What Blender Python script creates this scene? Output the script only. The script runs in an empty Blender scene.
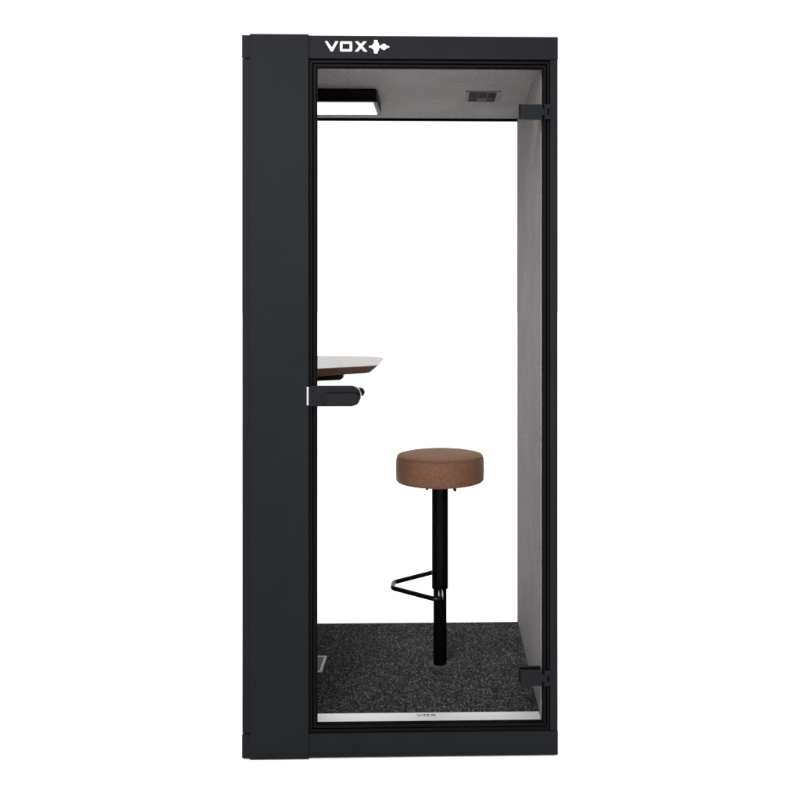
import bpy, bmesh, math
from mathutils import Vector
R = math.radians
S = bpy.context.scene
C = S.collection

# ------------------------------------------------------------ camera
cam = bpy.data.cameras.new('camera'); camo = bpy.data.objects.new('camera', cam); C.objects.link(camo)
YAW = 1.3
camo.location = (0, -2.79, 1.417); camo.rotation_euler = (R(90), 0, -R(YAW))
cam.sensor_width = 36; cam.lens = 36*916/800
cam.shift_x = -(40 + 916*math.tan(R(YAW)))/800; cam.shift_y = -108/800
cam.clip_end = 500; cam.clip_start = .05
S.camera = camo
S.render.resolution_x = S.render.resolution_y = 1024

# ------------------------------------------------------------ light: bright white surround, overhead and front fills added
W = bpy.data.worlds.new('World'); S.world = W; W.use_nodes = True
wn = W.node_tree.nodes; wl = W.node_tree.links
bg = wn['Background']; bg.inputs['Color'].default_value = (1, 1, 1, 1)
tc = wn.new('ShaderNodeTexCoord'); sp = wn.new('ShaderNodeSeparateXYZ'); mr = wn.new('ShaderNodeMapRange')
wl.new(tc.outputs['Generated'], sp.inputs[0]); wl.new(sp.outputs['Z'], mr.inputs['Value'])
mr.inputs['From Min'].default_value = .0; mr.inputs['From Max'].default_value = 1.
mr.inputs['To Min'].default_value = 1.06; mr.inputs['To Max'].default_value = 1.5
wl.new(mr.outputs[0], bg.inputs['Strength'])
sd = bpy.data.lights.new('added_overhead_fill', 'SUN'); sd.energy = 2.0; sd.angle = R(6)  # added unseen light straight down, burns the floor out to white
so = bpy.data.objects.new('added_overhead_fill', sd); so.location = (0, 0, 6); C.objects.link(so)
ad = bpy.data.lights.new('added_front_fill', 'AREA'); ad.shape = 'RECTANGLE'; ad.size = 2.4; ad.size_y = 1.2; ad.energy = 16; ad.spread = R(36)  # added unseen area light, makes the front panels lighter towards the top
ao = bpy.data.objects.new('added_front_fill', ad); ao.location = (-.9, -3.3, 3.5); C.objects.link(ao)
ao.rotation_euler = (Vector((-.1, 0, 1.30)) - ao.location).to_track_quat('-Z', 'Y').to_euler()
S.view_settings.view_transform = 'Standard'; S.view_settings.look = 'None'
S.view_settings.exposure = 0; S.view_settings.gamma = 1
S.cycles.caustics_reflective = False; S.cycles.max_bounces = 12; S.cycles.transparent_max_bounces = 24

# ------------------------------------------------------------ materials
def mat(name, col, rough=.5, spec=.5, metal=0., noise=0., nscale=40., bump=0., bscale=200., col2=None, coat=0.):
    m = bpy.data.materials.new(name); m.use_nodes = True
    n = m.node_tree.nodes; l = m.node_tree.links; b = n['Principled BSDF']
    b.inputs['Base Color'].default_value = (*col, 1); b.inputs['Roughness'].default_value = rough
    b.inputs['Specular IOR Level'].default_value = spec; b.inputs['Metallic'].default_value = metal
    b.inputs['Coat Weight'].default_value = coat
    t = n.new('ShaderNodeTexCoord')
    if noise or col2:
        z = n.new('ShaderNodeTexNoise'); z.inputs['Scale'].default_value = nscale; z.inputs['Detail'].default_value = 5
        l.new(t.outputs['Object'], z.inputs['Vector'])
        r = n.new('ShaderNodeValToRGB'); r.color_ramp.elements[0].position = .3; r.color_ramp.elements[1].position = .7
        a = tuple(c*(1-noise) for c in col); d = col2 or tuple(c*(1+noise) for c in col)
        r.color_ramp.elements[0].color = (*a, 1); r.color_ramp.elements[1].color = (*d, 1)
        l.new(z.outputs['Fac'], r.inputs[0]); l.new(r.outputs[0], b.inputs['Base Color'])
    if bump:
        z = n.new('ShaderNodeTexNoise'); z.inputs['Scale'].default_value = bscale; z.inputs['Detail'].default_value = 4
        l.new(t.outputs['Object'], z.inputs['Vector'])
        p = n.new('ShaderNodeBump'); p.inputs['Strength'].default_value = bump; p.inputs['Distance'].default_value = .002
        l.new(z.outputs['Fac'], p.inputs['Height']); l.new(p.outputs[0], b.inputs['Normal'])
    return m

ANTH = mat('anthracite_powder_coat', (.0066, .0074, .0092), .5, .07, noise=.05, nscale=9, bump=.05, bscale=900)
ANTHD = mat('anthracite_recess_shade', (.0045, .005, .006), .6, .08)  # anthracite darkened to give the lever's scoop its shade
BLACK = mat('black_satin_profile', (.0030, .0030, .0032), .4, .04)
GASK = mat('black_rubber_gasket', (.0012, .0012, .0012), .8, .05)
EDGE = mat('black_metal', (.003, .003, .0035), .32, .10)
POLE = mat('black_gloss_powder_coat', (.0010, .0010, .0010), .36, .05)
ROD = mat('black_glossy_rod', (.0016, .0016, .0016), .16, .14)
POLEL = mat('black_matt_powder_coat', (.0012, .0012, .0012), .45, .03)
ALU = mat('brushed_aluminium', (.82, .82, .81), .55, .5, metal=1., bump=.05, bscale=300)
CHROME = mat('polished_steel', (.50, .48, .48), .2, .5, metal=1.)
WHITE = mat('white_vinyl_lettering', (.66, .66, .66), .6, .1)
DKTXT = mat('dark_engraved_lettering', (.10, .10, .10), .7, .1)
VENTM = mat('grey_vent_plastic', (.075, .08, .08), .6, .1)
VDARK = mat('dark_vent_slots', (.006, .006, .006), .8, .1)
SOCK = mat('grey_socket_frame', (.30, .29, .30), .45, .4)
FLOORM = mat('white_studio_floor', (.92, .92, .92), .9, .1, noise=.004, nscale=3)

def felt():
    m = bpy.data.materials.new('grey_mauve_felt'); m.use_nodes = True
    n = m.node_tree.nodes; l = m.node_tree.links; b = n['Principled BSDF']
    b.inputs['Roughness'].default_value = .95; b.inputs['Specular IOR Level'].default_value = .08
    b.inputs['Sheen Weight'].default_value = 0
    t = n.new('ShaderNodeTexCoord')
    a = n.new('ShaderNodeTexNoise'); a.inputs['Scale'].default_value = 120; a.inputs['Detail'].default_value = 6; a.inputs['Distortion'].default_value = .6
    f = n.new('ShaderNodeTexNoise'); f.inputs['Scale'].default_value = 6; f.inputs['Detail'].default_value = 3
    mp = n.new('ShaderNodeMapping'); mp.inputs['Scale'].default_value = (1, 1, 1)
    l.new(t.outputs['Object'], mp.inputs['Vector']); l.new(mp.outputs[0], a.inputs['Vector']); l.new(t.outputs['Object'], f.inputs['Vector'])
    ad_ = n.new('ShaderNodeMath'); ad_.operation = 'MULTIPLY_ADD'; ad_.inputs[1].default_value = .35
    l.new(f.outputs['Fac'], ad_.inputs[0]); l.new(a.outputs['Fac'], ad_.inputs[2])
    r = n.new('ShaderNodeValToRGB'); r.color_ramp.elements[0].position = .50; r.color_ramp.elements[1].position = .86
    r.color_ramp.elements[0].color = (.172, .156, .157, 1); r.color_ramp.elements[1].color = (.256, .234, .235, 1)
    l.new(ad_.outputs[0], r.inputs[0]); l.new(r.outputs[0], b.inputs['Base Color'])
    p = n.new('ShaderNodeBump'); p.inputs['Strength'].default_value = .35; p.inputs['Distance'].default_value = .002
    l.new(a.outputs['Fac'], p.inputs['Height']); l.new(p.outputs[0], b.inputs['Normal'])
    return m
FELT = felt()

def carpet():
    m = bpy.data.materials.new('speckled_charcoal_carpet'); m.use_nodes = True
    n = m.node_tree.nodes; l = m.node_tree.links; b = n['Principled BSDF']
    b.inputs['Roughness'].default_value = 1; b.inputs['Specular IOR Level'].default_value = .05
    t = n.new('ShaderNodeTexCoord')
    mp = n.new('ShaderNodeMapping'); mp.inputs['Scale'].default_value = (1, .55, 1)
    l.new(t.outputs['Object'], mp.inputs['Vector'])
    a = n.new('ShaderNodeTexVoronoi'); a.inputs['Scale'].default_value = 290
    wz = n.new('ShaderNodeTexNoise'); wz.inputs['Scale'].default_value = 5; wz.inputs['Detail'].default_value = 3
    l.new(mp.outputs[0], a.inputs['Vector']); l.new(t.outputs['Object'], wz.inputs['Vector'])
    sx = n.new('ShaderNodeSeparateColor'); l.new(a.outputs['Color'], sx.inputs[0])
    ma = n.new('ShaderNodeMath'); ma.operation = 'MULTIPLY_ADD'; ma.inputs[1].default_value = .22
    l.new(wz.outputs['Fac'], ma.inputs[0]); l.new(sx.outputs[0], ma.inputs[2])
    sb = n.new('ShaderNodeMath'); sb.operation = 'SUBTRACT'; sb.inputs[1].default_value = .11; l.new(ma.outputs[0], sb.inputs[0])
    r = n.new('ShaderNodeValToRGB'); e = r.color_ramp.elements
    e[0].position = .05; e[0].color = (.008, .008, .009, 1); e[1].position = .55; e[1].color = (.028, .028, .030, 1)
    x = e.new(.82); x.color = (.062, .061, .063, 1); x = e.new(.98); x.color = (.130, .126, .128, 1)
    l.new(sb.outputs[0], r.inputs[0]); l.new(r.outputs[0], b.inputs['Base Color'])
    v = n.new('ShaderNodeTexVoronoi'); v.inputs['Scale'].default_value = 260; l.new(t.outputs['Object'], v.inputs['Vector'])
    p = n.new('ShaderNodeBump'); p.inputs['Strength'].default_value = .5; p.inputs['Distance'].default_value = .003
    l.new(v.outputs['Distance'], p.inputs['Height']); l.new(p.outputs[0], b.inputs['Normal'])
    return m
CARPET = carpet()

def weave():
    m = bpy.data.materials.new('brown_woven_upholstery'); m.use_nodes = True
    n = m.node_tree.nodes; l = m.node_tree.links; b = n['Principled BSDF']
    b.inputs['Roughness'].default_value = .95; b.inputs['Specular IOR Level'].default_value = .08
    b.inputs['Sheen Weight'].default_value = .35; b.inputs['Sheen Roughness'].default_value = .35; b.inputs['Sheen Tint'].default_value = (1, .74, .60, 1)
    t = n.new('ShaderNodeTexCoord')
    hs = []
    for sc in ((1, 1, .28), (.28, .28, 1)):
        mp = n.new('ShaderNodeMapping'); mp.inputs['Scale'].default_value = sc
        w = n.new('ShaderNodeTexNoise'); w.inputs['Scale'].default_value = 520; w.inputs['Detail'].default_value = 1
        l.new(t.outputs['Object'], mp.inputs['Vector']); l.new(mp.outputs[0], w.inputs['Vector']); hs.append(w)
    s3 = n.new('ShaderNodeMath'); s3.operation = 'ADD'; l.new(hs[0].outputs['Fac'], s3.inputs[0]); l.new(hs[1].outputs['Fac'], s3.inputs[1])
    r = n.new('ShaderNodeValToRGB'); r.color_ramp.elements[0].position = .30; r.color_ramp.elements[1].position = 1.0
    r.color_ramp.elements[0].color = (.060, .027, .016, 1); r.color_ramp.elements[1].color = (.142, .071, .045, 1)
    s4 = n.new('ShaderNodeMath'); s4.operation = 'MULTIPLY_ADD'; s4.inputs[1].default_value = 1.0; s4.inputs[2].default_value = -.35; l.new(s3.outputs[0], s4.inputs[0]); l.new(s4.outputs[0], r.inputs[0]); l.new(r.outputs[0], b.inputs['Base Color'])
    p = n.new('ShaderNodeBump'); p.inputs['Strength'].default_value = .4; p.inputs['Distance'].default_value = .001
    l.new(s3.outputs[0], p.inputs['Height']); l.new(p.outputs[0], b.inputs['Normal'])
    return m
WEAVE = weave()

def walnut():
    m = bpy.data.materials.new('walnut_veneer'); m.use_nodes = True
    n = m.node_tree.nodes; l = m.node_tree.links; b = n['Principled BSDF']
    b.inputs['Roughness'].default_value = .22; b.inputs['Specular IOR Level'].default_value = .5
    b.inputs['Specular Tint'].default_value = (1, .93, .90, 1); b.inputs['Coat Weight'].default_value = .4; b.inputs['Coat Roughness'].default_value = .25
    t = n.new('ShaderNodeTexCoord'); mp = n.new('ShaderNodeMapping'); mp.inputs['Scale'].default_value = (3, 26, 60)
    l.new(t.outputs['Object'], mp.inputs['Vector'])
    z = n.new('ShaderNodeTexNoise'); z.inputs['Scale'].default_value = 3; z.inputs['Detail'].default_value = 8; z.inputs['Distortion'].default_value = .8
    l.new(mp.outputs[0], z.inputs['Vector'])
    r = n.new('ShaderNodeValToRGB'); r.color_ramp.elements[0].position = .3; r.color_ramp.elements[1].position = .75
    r.color_ramp.elements[0].color = (.055, .026, .018, 1); r.color_ramp.elements[1].color = (.150, .082, .058, 1)
    l.new(z.outputs['Fac'], r.inputs[0]); l.new(r.outputs[0], b.inputs['Base Color'])
    return m
WALNUT = walnut()

EDGEW = mat('oiled_walnut_edge', (.068, .036, .025), .7, .06, noise=.18, nscale=60)

def glass(name):
    m = bpy.data.materials.new(name); m.use_nodes = True
    n = m.node_tree.nodes; l = m.node_tree.links; n.clear()
    o = n.new('ShaderNodeOutputMaterial'); t = n.new('ShaderNodeBsdfTransparent'); g = n.new('ShaderNodeBsdfGlossy')
    g.inputs['Roughness'].default_value = .01; t.inputs['Color'].default_value = (.998, 1, .999, 1)
    x = n.new('ShaderNodeMixShader'); lw = n.new('ShaderNodeLayerWeight'); lw.inputs['Blend'].default_value = .5
    rm = n.new('ShaderNodeMapRange'); rm.inputs['From Min'].default_value = .35; rm.inputs['From Max'].default_value = 1.0
    rm.inputs['To Max'].default_value = .5; l.new(lw.outputs['Facing'], rm.inputs['Value']); l.new(rm.outputs[0], x.inputs[0])   # anti-reflective: only glancing views mirror
    l.new(t.outputs[0], x.inputs[1]); l.new(g.outputs[0], x.inputs[2]); l.new(x.outputs[0], o.inputs[0])
    return m
GLASS = glass('clear_coated_glass')

LEDM = bpy.data.materials.new('lit_led_diffuser'); LEDM.use_nodes = True
_b = LEDM.node_tree.nodes['Principled BSDF']; _b.inputs['Emission Color'].default_value = (1, .985, .96, 1); _b.inputs['Emission Strength'].default_value = 3.2
_b.inputs['Base Color'].default_value = (.7, .7, .7, 1)

# ------------------------------------------------------------ helpers
def add_box(bm, x0, x1, y0, y1, z0, z1):
    vs = [bm.verts.new((x, y, z)) for x in (x0, x1) for y in (y0, y1) for z in (z0, z1)]
    for f in ((0, 1, 3, 2), (4, 6, 7, 5), (0, 4, 5, 1), (2, 3, 7, 6), (0, 2, 6, 4), (1, 5, 7, 3)):
        bm.faces.new([vs[i] for i in f])
def boxes(*bs):
    bm = bmesh.new()
    for b in bs: add_box(bm, *b)
    return bm
def add_prism(bm, pts, a, b, axis='Y'):
    """extrude a 2-D outline; axis Y: pts are (x,z) from y=a to y=b; axis Z: pts are (x,y)"""
    def P(p, t): return (p[0], t, p[1]) if axis == 'Y' else (p[0], p[1], t)
    A = [bm.verts.new(P(p, a)) for p in pts]; B = [bm.verts.new(P(p, b)) for p in pts]
    n = len(pts); bm.faces.new(A); bm.faces.new(B[::-1])
    for i in range(n): bm.faces.new((A[i], A[(i+1) % n], B[(i+1) % n], B[i]))
def add_ring(bm, outer, inner, a, b, axis='Y'):
    def P(p, t): return (p[0], t, p[1]) if axis == 'Y' else (p[0], p[1], t)
    n = len(outer)
    v = [[bm.verts.new(P(p, t)) for p in L] for L in (outer, inner) for t in (a, b)]
    for i in range(n):
        j = (i+1) % n
        bm.faces.new((v[0][i], v[0][j], v[2][j], v[2][i])); bm.faces.new((v[1][i], v[1][j], v[3][j], v[3][i]))
        bm.faces.new((v[0][i], v[0][j], v[1][j], v[1][i])); bm.faces.new((v[2][i], v[2][j], v[3][j], v[3][i]))
def rect(x0, x1, z0, z1): return [(x0, z0), (x1, z0), (x1, z1), (x0, z1)]
def rrect(x0, x1, z0, z1, r, k=6):
    out = []
    for cx_, cz, a0 in ((x1-r, z1-r, 0), (x0+r, z1-r, 90), (x0+r, z0+r, 180), (x1-r, z0+r, 270)):
        for i in range(k+1):
            a = R(a0 + 90*i/k); out.append((cx_ + r*math.cos(a), cz + r*math.sin(a)))
    return out
def add_lathe(bm, prof, cx_, cy_, seg=96):
    rings = []
    for r, z in prof:
        rings.append([bm.verts.new((cx_ + r*math.cos(2*math.pi*i/seg), cy_ + r*math.sin(2*math.pi*i/seg), z)) for i in range(seg)])
    for A, B in zip(rings, rings[1:]):
        for i in range(seg):
            j = (i+1) % seg; bm.faces.new((A[i], A[j], B[j], B[i]))
    bm.faces.new(rings[0][::-1]); bm.faces.new(rings[-1])
def add_tube(bm, pts, r, seg=20):
    pts = [Vector(p) for p in pts]; rings = []
    for i, p in enumerate(pts):
        d = (pts[min(i+1, len(pts)-1)] - pts[max(i-1, 0)]).normalized()
        u = d.cross(Vector((0, 0, 1)))
        if u.length < 1e-3: u = Vector((1, 0, 0))
        u.normalize(); w = d.cross(u)
        rings.append([bm.verts.new(p + r*(math.cos(2*math.pi*k/seg)*u + math.sin(2*math.pi*k/seg)*w)) for k in range(seg)])
    for A, B in zip(rings, rings[1:]):
        for k in range(seg): bm.faces.new((A[k], A[(k+1) % seg], B[(k+1) % seg], B[k]))
    bm.faces.new(rings[0][::-1]); bm.faces.new(rings[-1])
def obj(name, bm, m, parent=None, bevel=0., smooth=False, bseg=2):
    bmesh.ops.recalc_face_normals(bm, faces=bm.faces)
    if smooth:
        for f in bm.faces: f.smooth = True
    me = bpy.data.meshes.new(name); bm.to_mesh(me); bm.free(); me.materials.append(m)
    if smooth: me.set_sharp_from_angle(angle=R(38))
    o = bpy.data.objects.new(name, me); C.objects.link(o)
    if parent:
        o.parent = parent
        base = parent
        off = Vector((0, 0, 0))
        while base: off += base.location; base = base.parent
        me.transform(__import__('mathutils').Matrix.Translation(-off))
    if bevel:
        b = o.modifiers.new('bevel', 'BEVEL'); b.width = bevel; b.segments = bseg; b.limit_method = 'ANGLE'; b.angle_limit = R(40)
        b.harden_normals = False
    return o
def thing(name, label, cat, loc):
    o = bpy.data.objects.new(name, None); o.empty_display_size = .1; C.objects.link(o); o.location = loc
    o['label'] = label; o['category'] = cat
    return o

# ------------------------------------------------------------ the setting
fl = obj('floor', boxes((-60, 60, -60, 60, -.1, 0)), FLOORM); fl['kind'] = 'structure'

# ------------------------------------------------------------ the booth
Z0, Z1 = .004, 2.196           # bottom and top of the shell
XL, XR = -.600, .360           # outer sides
YB = .905
FZ, CZ = .097, 2.114           # inside floor and ceiling
booth = thing('phone_booth', 'tall dark grey office phone booth with a glass door and felt lined interior', 'phone booth', (-.12, .47, 0))
B = booth
obj('roof_rail', boxes((XL, XR, 0, .046, 2.1265, Z1)), ANTH, B, .0012)
obj('base_rail', boxes((XL, XR, 0, .046, Z0, .0755)), ANTH, B, .0012)
obj('roof', boxes((XL+.001, XR-.001, .0465, YB, CZ+.012, Z1-.001)), ANTH, B, .001)
obj('base', boxes((XL+.001, XR-.001, .0465, YB, Z0+.001, FZ-.012)), ANTH, B, .001)
obj('corner_post', boxes((.3365, XR-.0008, .0006, .046, .0770, 2.1250)), ANTH, B, .0012)
obj('corner_post', boxes((XL+.0008, -.560, .0006, .046, .0800, 2.1240)), ANTH, B, .0012)
obj('front_panel', boxes((-.5755, -.3985, -.0045, .0405, .0010, 2.1985)), ANTH, B, .0012)
obj('side_wall', boxes((.338, XR-.0015, .0468, YB-.002, .0860, 2.1255)), ANTH, B, .001)
obj('side_wall', boxes((XL+.0015, -.578, .0468, YB-.002, .0860, 2.1255)), ANTH, B, .001)

# felt linings: two sheets on each wall with a fine joint between them
SEAM = 1.603
def lining(x0, x1):
    return boxes((x0, x1, .0472, .888, FZ-.010, SEAM-.0002), (x0+.0004, x1, .0472, .893, SEAM+.0002, CZ+.009))
r_ = lining(.3120, .3375); obj('felt_lining', r_, FELT, B, .0005)
l_ = boxes((-.5775, -.5550, .0472, .888, FZ-.010, SEAM-.0002), (-.5775, -.5554, .0472, .893, SEAM+.0002, CZ+.009)); obj('felt_lining', l_, FELT, B, .0005)
obj('ceiling_lining', boxes((-.5545, .3115, .0474, .893, CZ, CZ+.0115)), FELT, B, .001)
obj('carpet', boxes((-.5545, .3115, .0855, .872, FZ-.0115, FZ)), CARPET, B, .002)

# aluminium threshold
th = bmesh.new()
add_prism(th, [(.0265, .0885), (.0835, .0885), (.0835, .0985), (.0590, .0985), (.0270, .0955), (.0265, .0945)], -.3945, .3112)
for v in th.verts: x, y, z = v.co; v.co = (y, x, z)
thr = obj('threshold', th, ALU, B)

# black door frame: stepped profile
OX0, OX1, OZ0, OZ1 = -.3975, .3360, .0765, 2.1230
def fr(d0, d1, a, b):
    bm_ = bmesh.new()
    add_ring(bm_, rect(OX0+d0, OX1-d0, OZ0+d0*1.12, OZ1-d0), rect(OX0+d1, OX1-d1, OZ0+d1*1.12, OZ1-d1), a, b); return bm_
dfm = obj('door_frame', fr(0, .0092, .0060, .0460), BLACK, B, .0012)
obj('gasket', fr(.0094, .0125, .0140, .0240), GASK, dfm)

door = obj('door', fr(.0127, .0205, .0045, .0240), BLACK, B, .0012)
door['label'] = 'glass door in a slim black frame'
obj('gasket', fr(.0207, .0232, .0085, .0215), GASK, door, .0006)
obj('pane', boxes((OX0+.0218, OX1-.0218, .0110, .0190, OZ0+.0245, OZ1-.0218)), GLASS, door)

# hinges: glass clamp, narrow neck and knuckle
def hinge(zc):
    bm_ = bmesh.new()
    h = .0228
    add_prism(bm_, [(.2462, zc-h), (.3095, zc-h), (.3095, zc-.0110), (.3180, zc-.0110), (.3180, zc+.0110), (.3095, zc+.0110), (.3095, zc+h), (.2462, zc+h)], -.0030, .0100)
    a = obj('hinge', bm_, ANTH, door, .0010)
    b2 = bmesh.new()
    add_ring(b2, rrect(.3185, .3385, zc-h, zc+h+.0005, .002), rrect(.3275, .3335, zc-.0100, zc+.0095, .0008), -.0040, .0040)
    obj('hinge_knuckle', b2, ANTH, door, .0008)
    obj('clamp_edge', boxes((.2438, .2458, .0002, .0080, zc-h-.0002, zc+h+.001)), EDGE, door, .0004)
    obj('hinge_slot', boxes((.3272, .3338, .0005, .0050, zc-.0104, zc+.0100)), GASK, door)
    obj('inner_clamp', boxes((.2418, .3090, .0195, .0300, zc-h+.003, zc+h+.004)), EDGE, door, .001)
hinge(1.9668); hinge(.2380)

# lock: case with a rounded end, lever in front, steel cylinder behind
def end_round(x0, x1, z0, z1, rt, rb, k=10):
    out = [(x0, z0), (x1-rb, z0)]
    for i in range(1, k): a = R(-90 + 90*i/k); out.append((x1-rb+rb*math.cos(a), z0+rb+rb*math.sin(a)))
    for i in range(0, k+1): a = R(90*i/k); out.append((x1-rt+rt*math.cos(a), z1-rt+rt*math.sin(a)))
    out.append((x0, z1)); return out
bm_ = bmesh.new(); add_prism(bm_, end_round(-.3940, -.2410, 1.0705, 1.1325, .030, .031), -.0135, .0100)
obj('lock_case', bm_, ANTH, door, .0014, bseg=3)
bm_ = bmesh.new(); add_prism(bm_, end_round(-.3000, -.2380, 1.0760, 1.1318, .030, .028), -.0040, .0106)
obj('lock_plate', bm_, CHROME, door, .0008)
bm_ = bmesh.new(); add_prism(bm_, rrect(-.357, -.2425, 1.0745, 1.1110, .0178, 10), -.0240, -.0140)
obj('lever', bm_, ANTH, door, .0012, bseg=3)
bm_ = bmesh.new(); add_prism(bm_, [(-.3490+.0085*math.cos(R(15*i)), 1.0930+.0145*math.sin(R(15*i))) for i in range(24)], -.0250, -.0146)
obj('lever_recess_shade', bm_, ANTHD, door, .0004)  # darker disc on the lever face, shade of the scoop put into colour
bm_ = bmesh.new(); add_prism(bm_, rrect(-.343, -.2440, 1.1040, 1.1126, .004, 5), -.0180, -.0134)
obj('lever_shadow_strip', bm_, GASK, door)  # black strip drawn as the shadow line above the lever
bm_ = bmesh.new(); add_prism(bm_, [(-.247+.016*math.cos(R(15*i)), 1.1090+.014*math.sin(R(15*i))) for i in range(24)], .0195, .0450)
obj('inner_knob', bm_, EDGE, door, .003)
obj('strike_plate', boxes((-.4035, -.3975, -.0060, .0058, 1.0740, 1.1285)), CHROME, dfm, .0006)

# rear glazing
bm_ = boxes((-.5540, .3110, .8935, .9020, CZ-.010, CZ+.0115), (-.5540, .3110, .8745, .8900, .0860, .0895),
            (-.5770, -.5545, .8940, .9035, .0865, 2.125), (.3116, .3375, .8940, .9035, .0865, 2.125))
rg = obj('rear_frame', bm_, BLACK, B, .0008)
obj('rear_glass', boxes((-.5538, .3108, .8800, .8880, .0900, CZ-.0005)), GLASS, B)

# lettering
def px(p): return (-.3635 + (p[0]-320)*.003014, 2.1933 - (p[1]-36)*.003058)
def L1(*q): return [px((320+a/20, 36+b/20)) for a, b in q]
def L2(*q): return [px((355+a/20, 36+b/20)) for a, b in q]
Vp = L1((94, 99), (147, 99), (233, 226), (309, 99), (363, 99), (253, 298), (213, 298))
Xp = L2((-3, 99), (60, 99), (118, 149), (168, 99), (236, 99), (153, 193), (250, 300), (183, 300), (118, 235), (58, 300), (-4, 300), (82, 194))
def outl(L, x0, x1, y0, y1, r):
    a = L((x0, y0), (x1, y1)); return rrect(a[0][0], a[1][0], a[1][1], a[0][1], r)
Oo = outl(L1, 397, 643, 100, 300, .0045); Oi = outl(L1, 448, 592, 146, 254, .0012)
top = [(280, 190), (335, 180), (362, 152), (378, 130), (385, 70), (450, 70), (458, 112), (474, 125), (484, 175), (512, 187), (550, 152), (585, 138), (615, 155), (642, 183), (690, 190)]
Wp = L2(*(top + [(a, 406-b) for a, b in top[::-1]]))
bm_ = bmesh.new()
for p in (Vp, Xp, Wp): add_prism(bm_, p, -.0016, .0006)
add_ring(bm_, Oo, Oi, -.0016, .0006)
obj('lettering', bm_, WHITE, B)
# the same word on the threshold, reading towards the viewer
gx0 = Vp[0][0]; gx1 = max(p[0] for p in Xp); gz0 = min(p[1] for p in Vp); gz1 = max(p[1] for p in Vp)
def tp(p): return (-.0735 + (p[0]-gx0)/(gx1-gx0)*.0620, .0605 + (p[1]-gz0)/(gz1-gz0)*.0110)
bm_ = bmesh.new()
for p in (Vp, Xp): add_prism(bm_, [tp(q) for q in p], .0980, .0990, 'Z')
add_ring(bm_, [tp(q) for q in Oo], [tp(q) for q in Oi], .0980, .0990, 'Z')
obj('lettering', bm_, DKTXT, thr)

# vent in the ceiling lining
vz = CZ
bm_ = bmesh.new()
add_ring(bm_, rect(.0900, .2110, .384, .552), rect(.1020, .1985, .390, .546), vz-.0035, vz+.002, 'Z')
vent = obj('ceiling_vent', bm_, VENTM, B, .0006)
obj('vent_backing', boxes((.1022, .1983, .3902, .5458, vz-.0008, vz+.0015)), VDARK, vent)
bm_ = boxes(*[(.1022, .1983, y, y+.0030, vz-.0022, vz-.0010) for y in [.405+.0160*i for i in range(8)]],
            (.1022, .1983, .4880, .4985, vz-.0027, vz-.0010), (.1330, .1355, .3902, .5458, vz-.0030, vz-.0010), (.1660, .1685, .3902, .5458, vz-.0030, vz-.0010),
            (.1356, .1659, .4990, .5458, vz-.0025, vz-.0010))
obj('vent_grille', bm_, mat('dark_vent_grille', (.030, .030, .030), .7, .1), vent)

# floor socket near the left wall
bm_ = bmesh.new(); add_ring(bm_, rect(-.545, -.409, .396, .537), rect(-.536, -.4195, .407, .526), FZ-.004, FZ+.0035, 'Z')
fs = obj('floor_socket', bm_, SOCK, B, .0008)
obj('socket_lid', boxes((-.5358, -.4197, .4072, .5258, FZ-.004, FZ+.0020)), mat('grey_speckled_lid', (.05, .048, .05), .9, .1, nscale=330, col2=(.26, .25, .26), noise=.3), fs)

# ------------------------------------------------------------ table
tb = thing('wall_table', 'pale topped table with a brown wooden edge above the door handle', 'table', (-.555, .46, 0))
out = [(-.5540, .085), (-.470, .090), (-.392, .141), (-.232, .248), (-.218, .262), (-.210, .277), (-.206, .297), (-.206, .560), (-.2075, .590), (-.212, .618), (-.220, .642), (-.233, .664), (-.250, .681), (-.272, .693), (-.392, .716), (-.470, .724), (-.5540, .728)]
def inset(p):
    cx_, cy_ = -.45, .46
    x = p[0] - (.031 if p[0] > -.275 else (.016 if p[0] > -.40 else 0))
    y = p[1] + (.022 if p[1] < cy_ else -.022)
    return (x, y)
bm_ = bmesh.new()
zt, zb = 1.1730, 1.1450
bm_.free(); n_ = len(out)
bm_ = bmesh.new(); add_prism(bm_, out, zt-.0025, zt, 'Z'); obj('tabletop', bm_, WALNUT, tb, .0006)
bm_ = bmesh.new()
out2 = [(p[0]-(.0012 if p[0] > -.275 else 0), p[1]+(.0012 if p[1] < .45 else -.0012)) for p in out]
A2 = [bm_.verts.new((*p, zt-.0026)) for p in out2]; Bt = [bm_.verts.new((*inset(p), zb)) for p in out]
bm_.faces.new(A2); bm_.faces.new(Bt[::-1])
for i in range(n_): bm_.faces.new((A2[i], A2[(i+1) % n_], Bt[(i+1) % n_], Bt[i]))
obj('edge_band', bm_, EDGEW, tb)
for y0 in (.235, .640):
    bm_ = bmesh.new()
    pts = [(-.5520, 1.060), (-.5420, 1.058), (-.470, 1.112), (-.400, 1.1235), (-.3300, 1.1265), (-.3215, 1.131), (-.3190, 1.137), (-.3200, 1.1445), (-.5520, 1.1445)]
    add_prism(bm_, pts, y0, y0+.045); obj('bracket', bm_, EDGE, tb, .002)
obj('wall_mount', boxes((-.5545, -.5522, .20, .72, 1.05, 1.144)), EDGE, tb, .0006)

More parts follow.
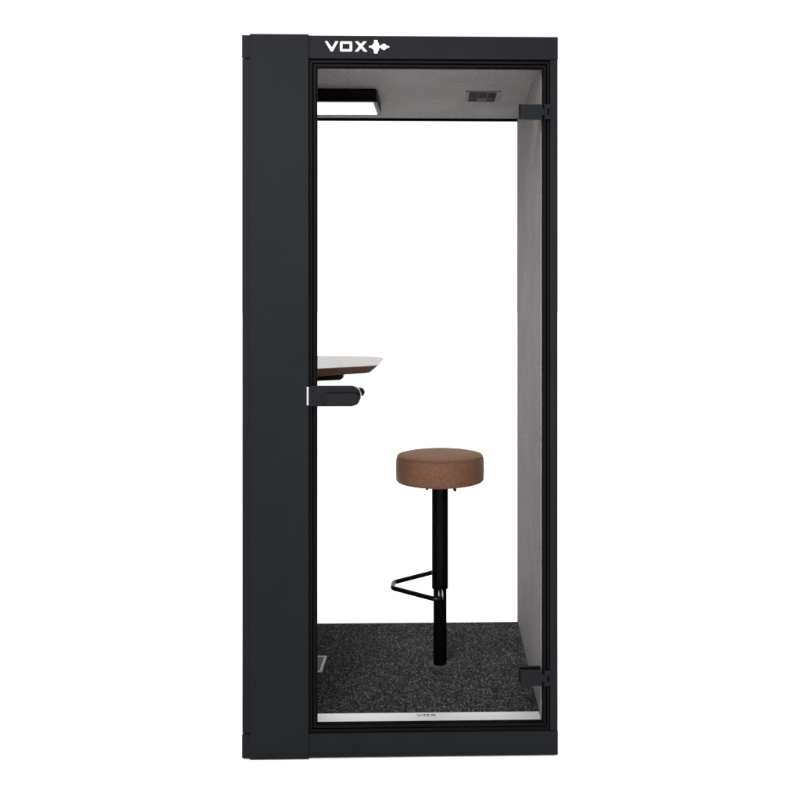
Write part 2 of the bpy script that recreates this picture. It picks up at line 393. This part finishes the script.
# ------------------------------------------------------------ ceiling lamp
lp = thing('ceiling_lamp', 'black rectangular ceiling lamp with a lit white diffuser', 'lamp', (-.38, .44, CZ))
bm_ = bmesh.new()
add_ring(bm_, rrect(-.535, -.2170, .355, .602, .014), rrect(-.522, -.2290, .367, .590, .004), CZ-.0445, CZ-.0005, 'Z')
hs_ = obj('housing', bm_, BLACK, lp, .001)
bm_ = bmesh.new(); add_ring(bm_, rect(-.5219, -.2291, .3671, .5899), rect(-.5190, -.2320, .3700, .5870), CZ-.0452, CZ-.0439, 'Z'); obj('inner_rim', bm_, mat('grey_lamp_rim', (.22, .21, .21), .6, .2), lp)
obj('back_plate', boxes((-.5215, -.2295, .3675, .5895, CZ-.010, CZ-.0008)), BLACK, lp)
obj('diffuser', boxes((-.5218, -.2292, .3672, .5898, CZ-.0438, CZ-.0320)), LEDM, lp)

# ------------------------------------------------------------ bar stool
PX, PY = 0., .462
st = thing('bar_stool', 'round brown upholstered bar stool on a single black column with a side footrest', 'bar stool', (PX, PY, FZ))
SR = .156
prof = [(.05, .7475), (SR-.012, .7480), (SR-.004, .7500), (SR-.0005, .7545), (SR, .760), (SR+.0008, .79), (SR, .822), (SR-.0015, .8300), (SR-.006, .8370), (SR-.014, .8405), (SR-.03, .8425), (.08, .8435), (.01, .8440)]
bm_ = bmesh.new(); add_lathe(bm_, prof, PX, PY, 128)
seat = obj('seat', bm_, WEAVE, st, smooth=True)
bm_ = bmesh.new()
add_tube(bm_, [(PX+(SR-.0045)*math.cos(2*math.pi*i/96), PY+(SR-.0045)*math.sin(2*math.pi*i/96), .8372) for i in range(97)], .0011, 8)
obj('seat_seam', bm_, WEAVE, seat, smooth=True)
bm_ = bmesh.new(); add_lathe(bm_, [(.064, .7385), (.066, .7400), (.066, .7474)], PX+.004, PY, 48)
add_tube(bm_, [(PX-.040, PY-.05, .7385), (PX-.045, PY-.075, .7345)], .0055, 12)
add_tube(bm_, [(PX+.045, PY-.04, .7385), (PX+.052, PY-.085, .7325)], .0060, 12)
obj('mount_plate', bm_, EDGE, st, smooth=True)
bm_ = bmesh.new(); add_lathe(bm_, [(.0270, .3660), (.0288, .3675), (.0290, .372), (.0290, .7380)], PX, PY, 64)
obj('upper_column', bm_, POLE, st, smooth=True)
bm_ = bmesh.new(); add_lathe(bm_, [(.0235, FZ+.0005), (.0235, .3659)], PX, PY, 64)
obj('lower_column', bm_, POLEL, st, smooth=True)
bm_ = bmesh.new(); add_lathe(bm_, [(.0400, FZ+.0002), (.0400, FZ+.0015), (.0380, FZ+.0028), (.0240, FZ+.0030)], PX, PY, 64)
obj('floor_flange', bm_, mat('grey_steel_flange', (.048, .048, .049), .7, .1), st, smooth=True)
# footrest: one bent rod in a level loop
def fillet(pts, rad, k=8):
    res = [Vector(pts[0])]
    for i in range(1, len(pts)-1):
        p0, p1, p2 = Vector(pts[i-1]), Vector(pts[i]), Vector(pts[i+1])
        a = (p0-p1).normalized(); b = (p2-p1).normalized(); r = rad[i-1]
        s, e = p1+a*r, p1+b*r
        for j in range(k+1):
            t = j/k; res.append(s*(1-t)**2 + p1*2*t*(1-t) + e*t*t)
    res.append(Vector(pts[-1])); return res
fz = .3780
raw = [(.001, -.022), (.003, -.150), (-.0200, -.150), (-.1665, -.032), (-.1665, .030), (-.0200, .150), (.003, .150), (.001, .022)]
fp = fillet([(PX+a, PY+b, fz) for a, b in raw], [.011, .014, .014, .014, .014, .011])
bm_ = bmesh.new(); add_tube(bm_, fp, .0082, 20)
obj('footrest', bm_, ROD, st, smooth=True)
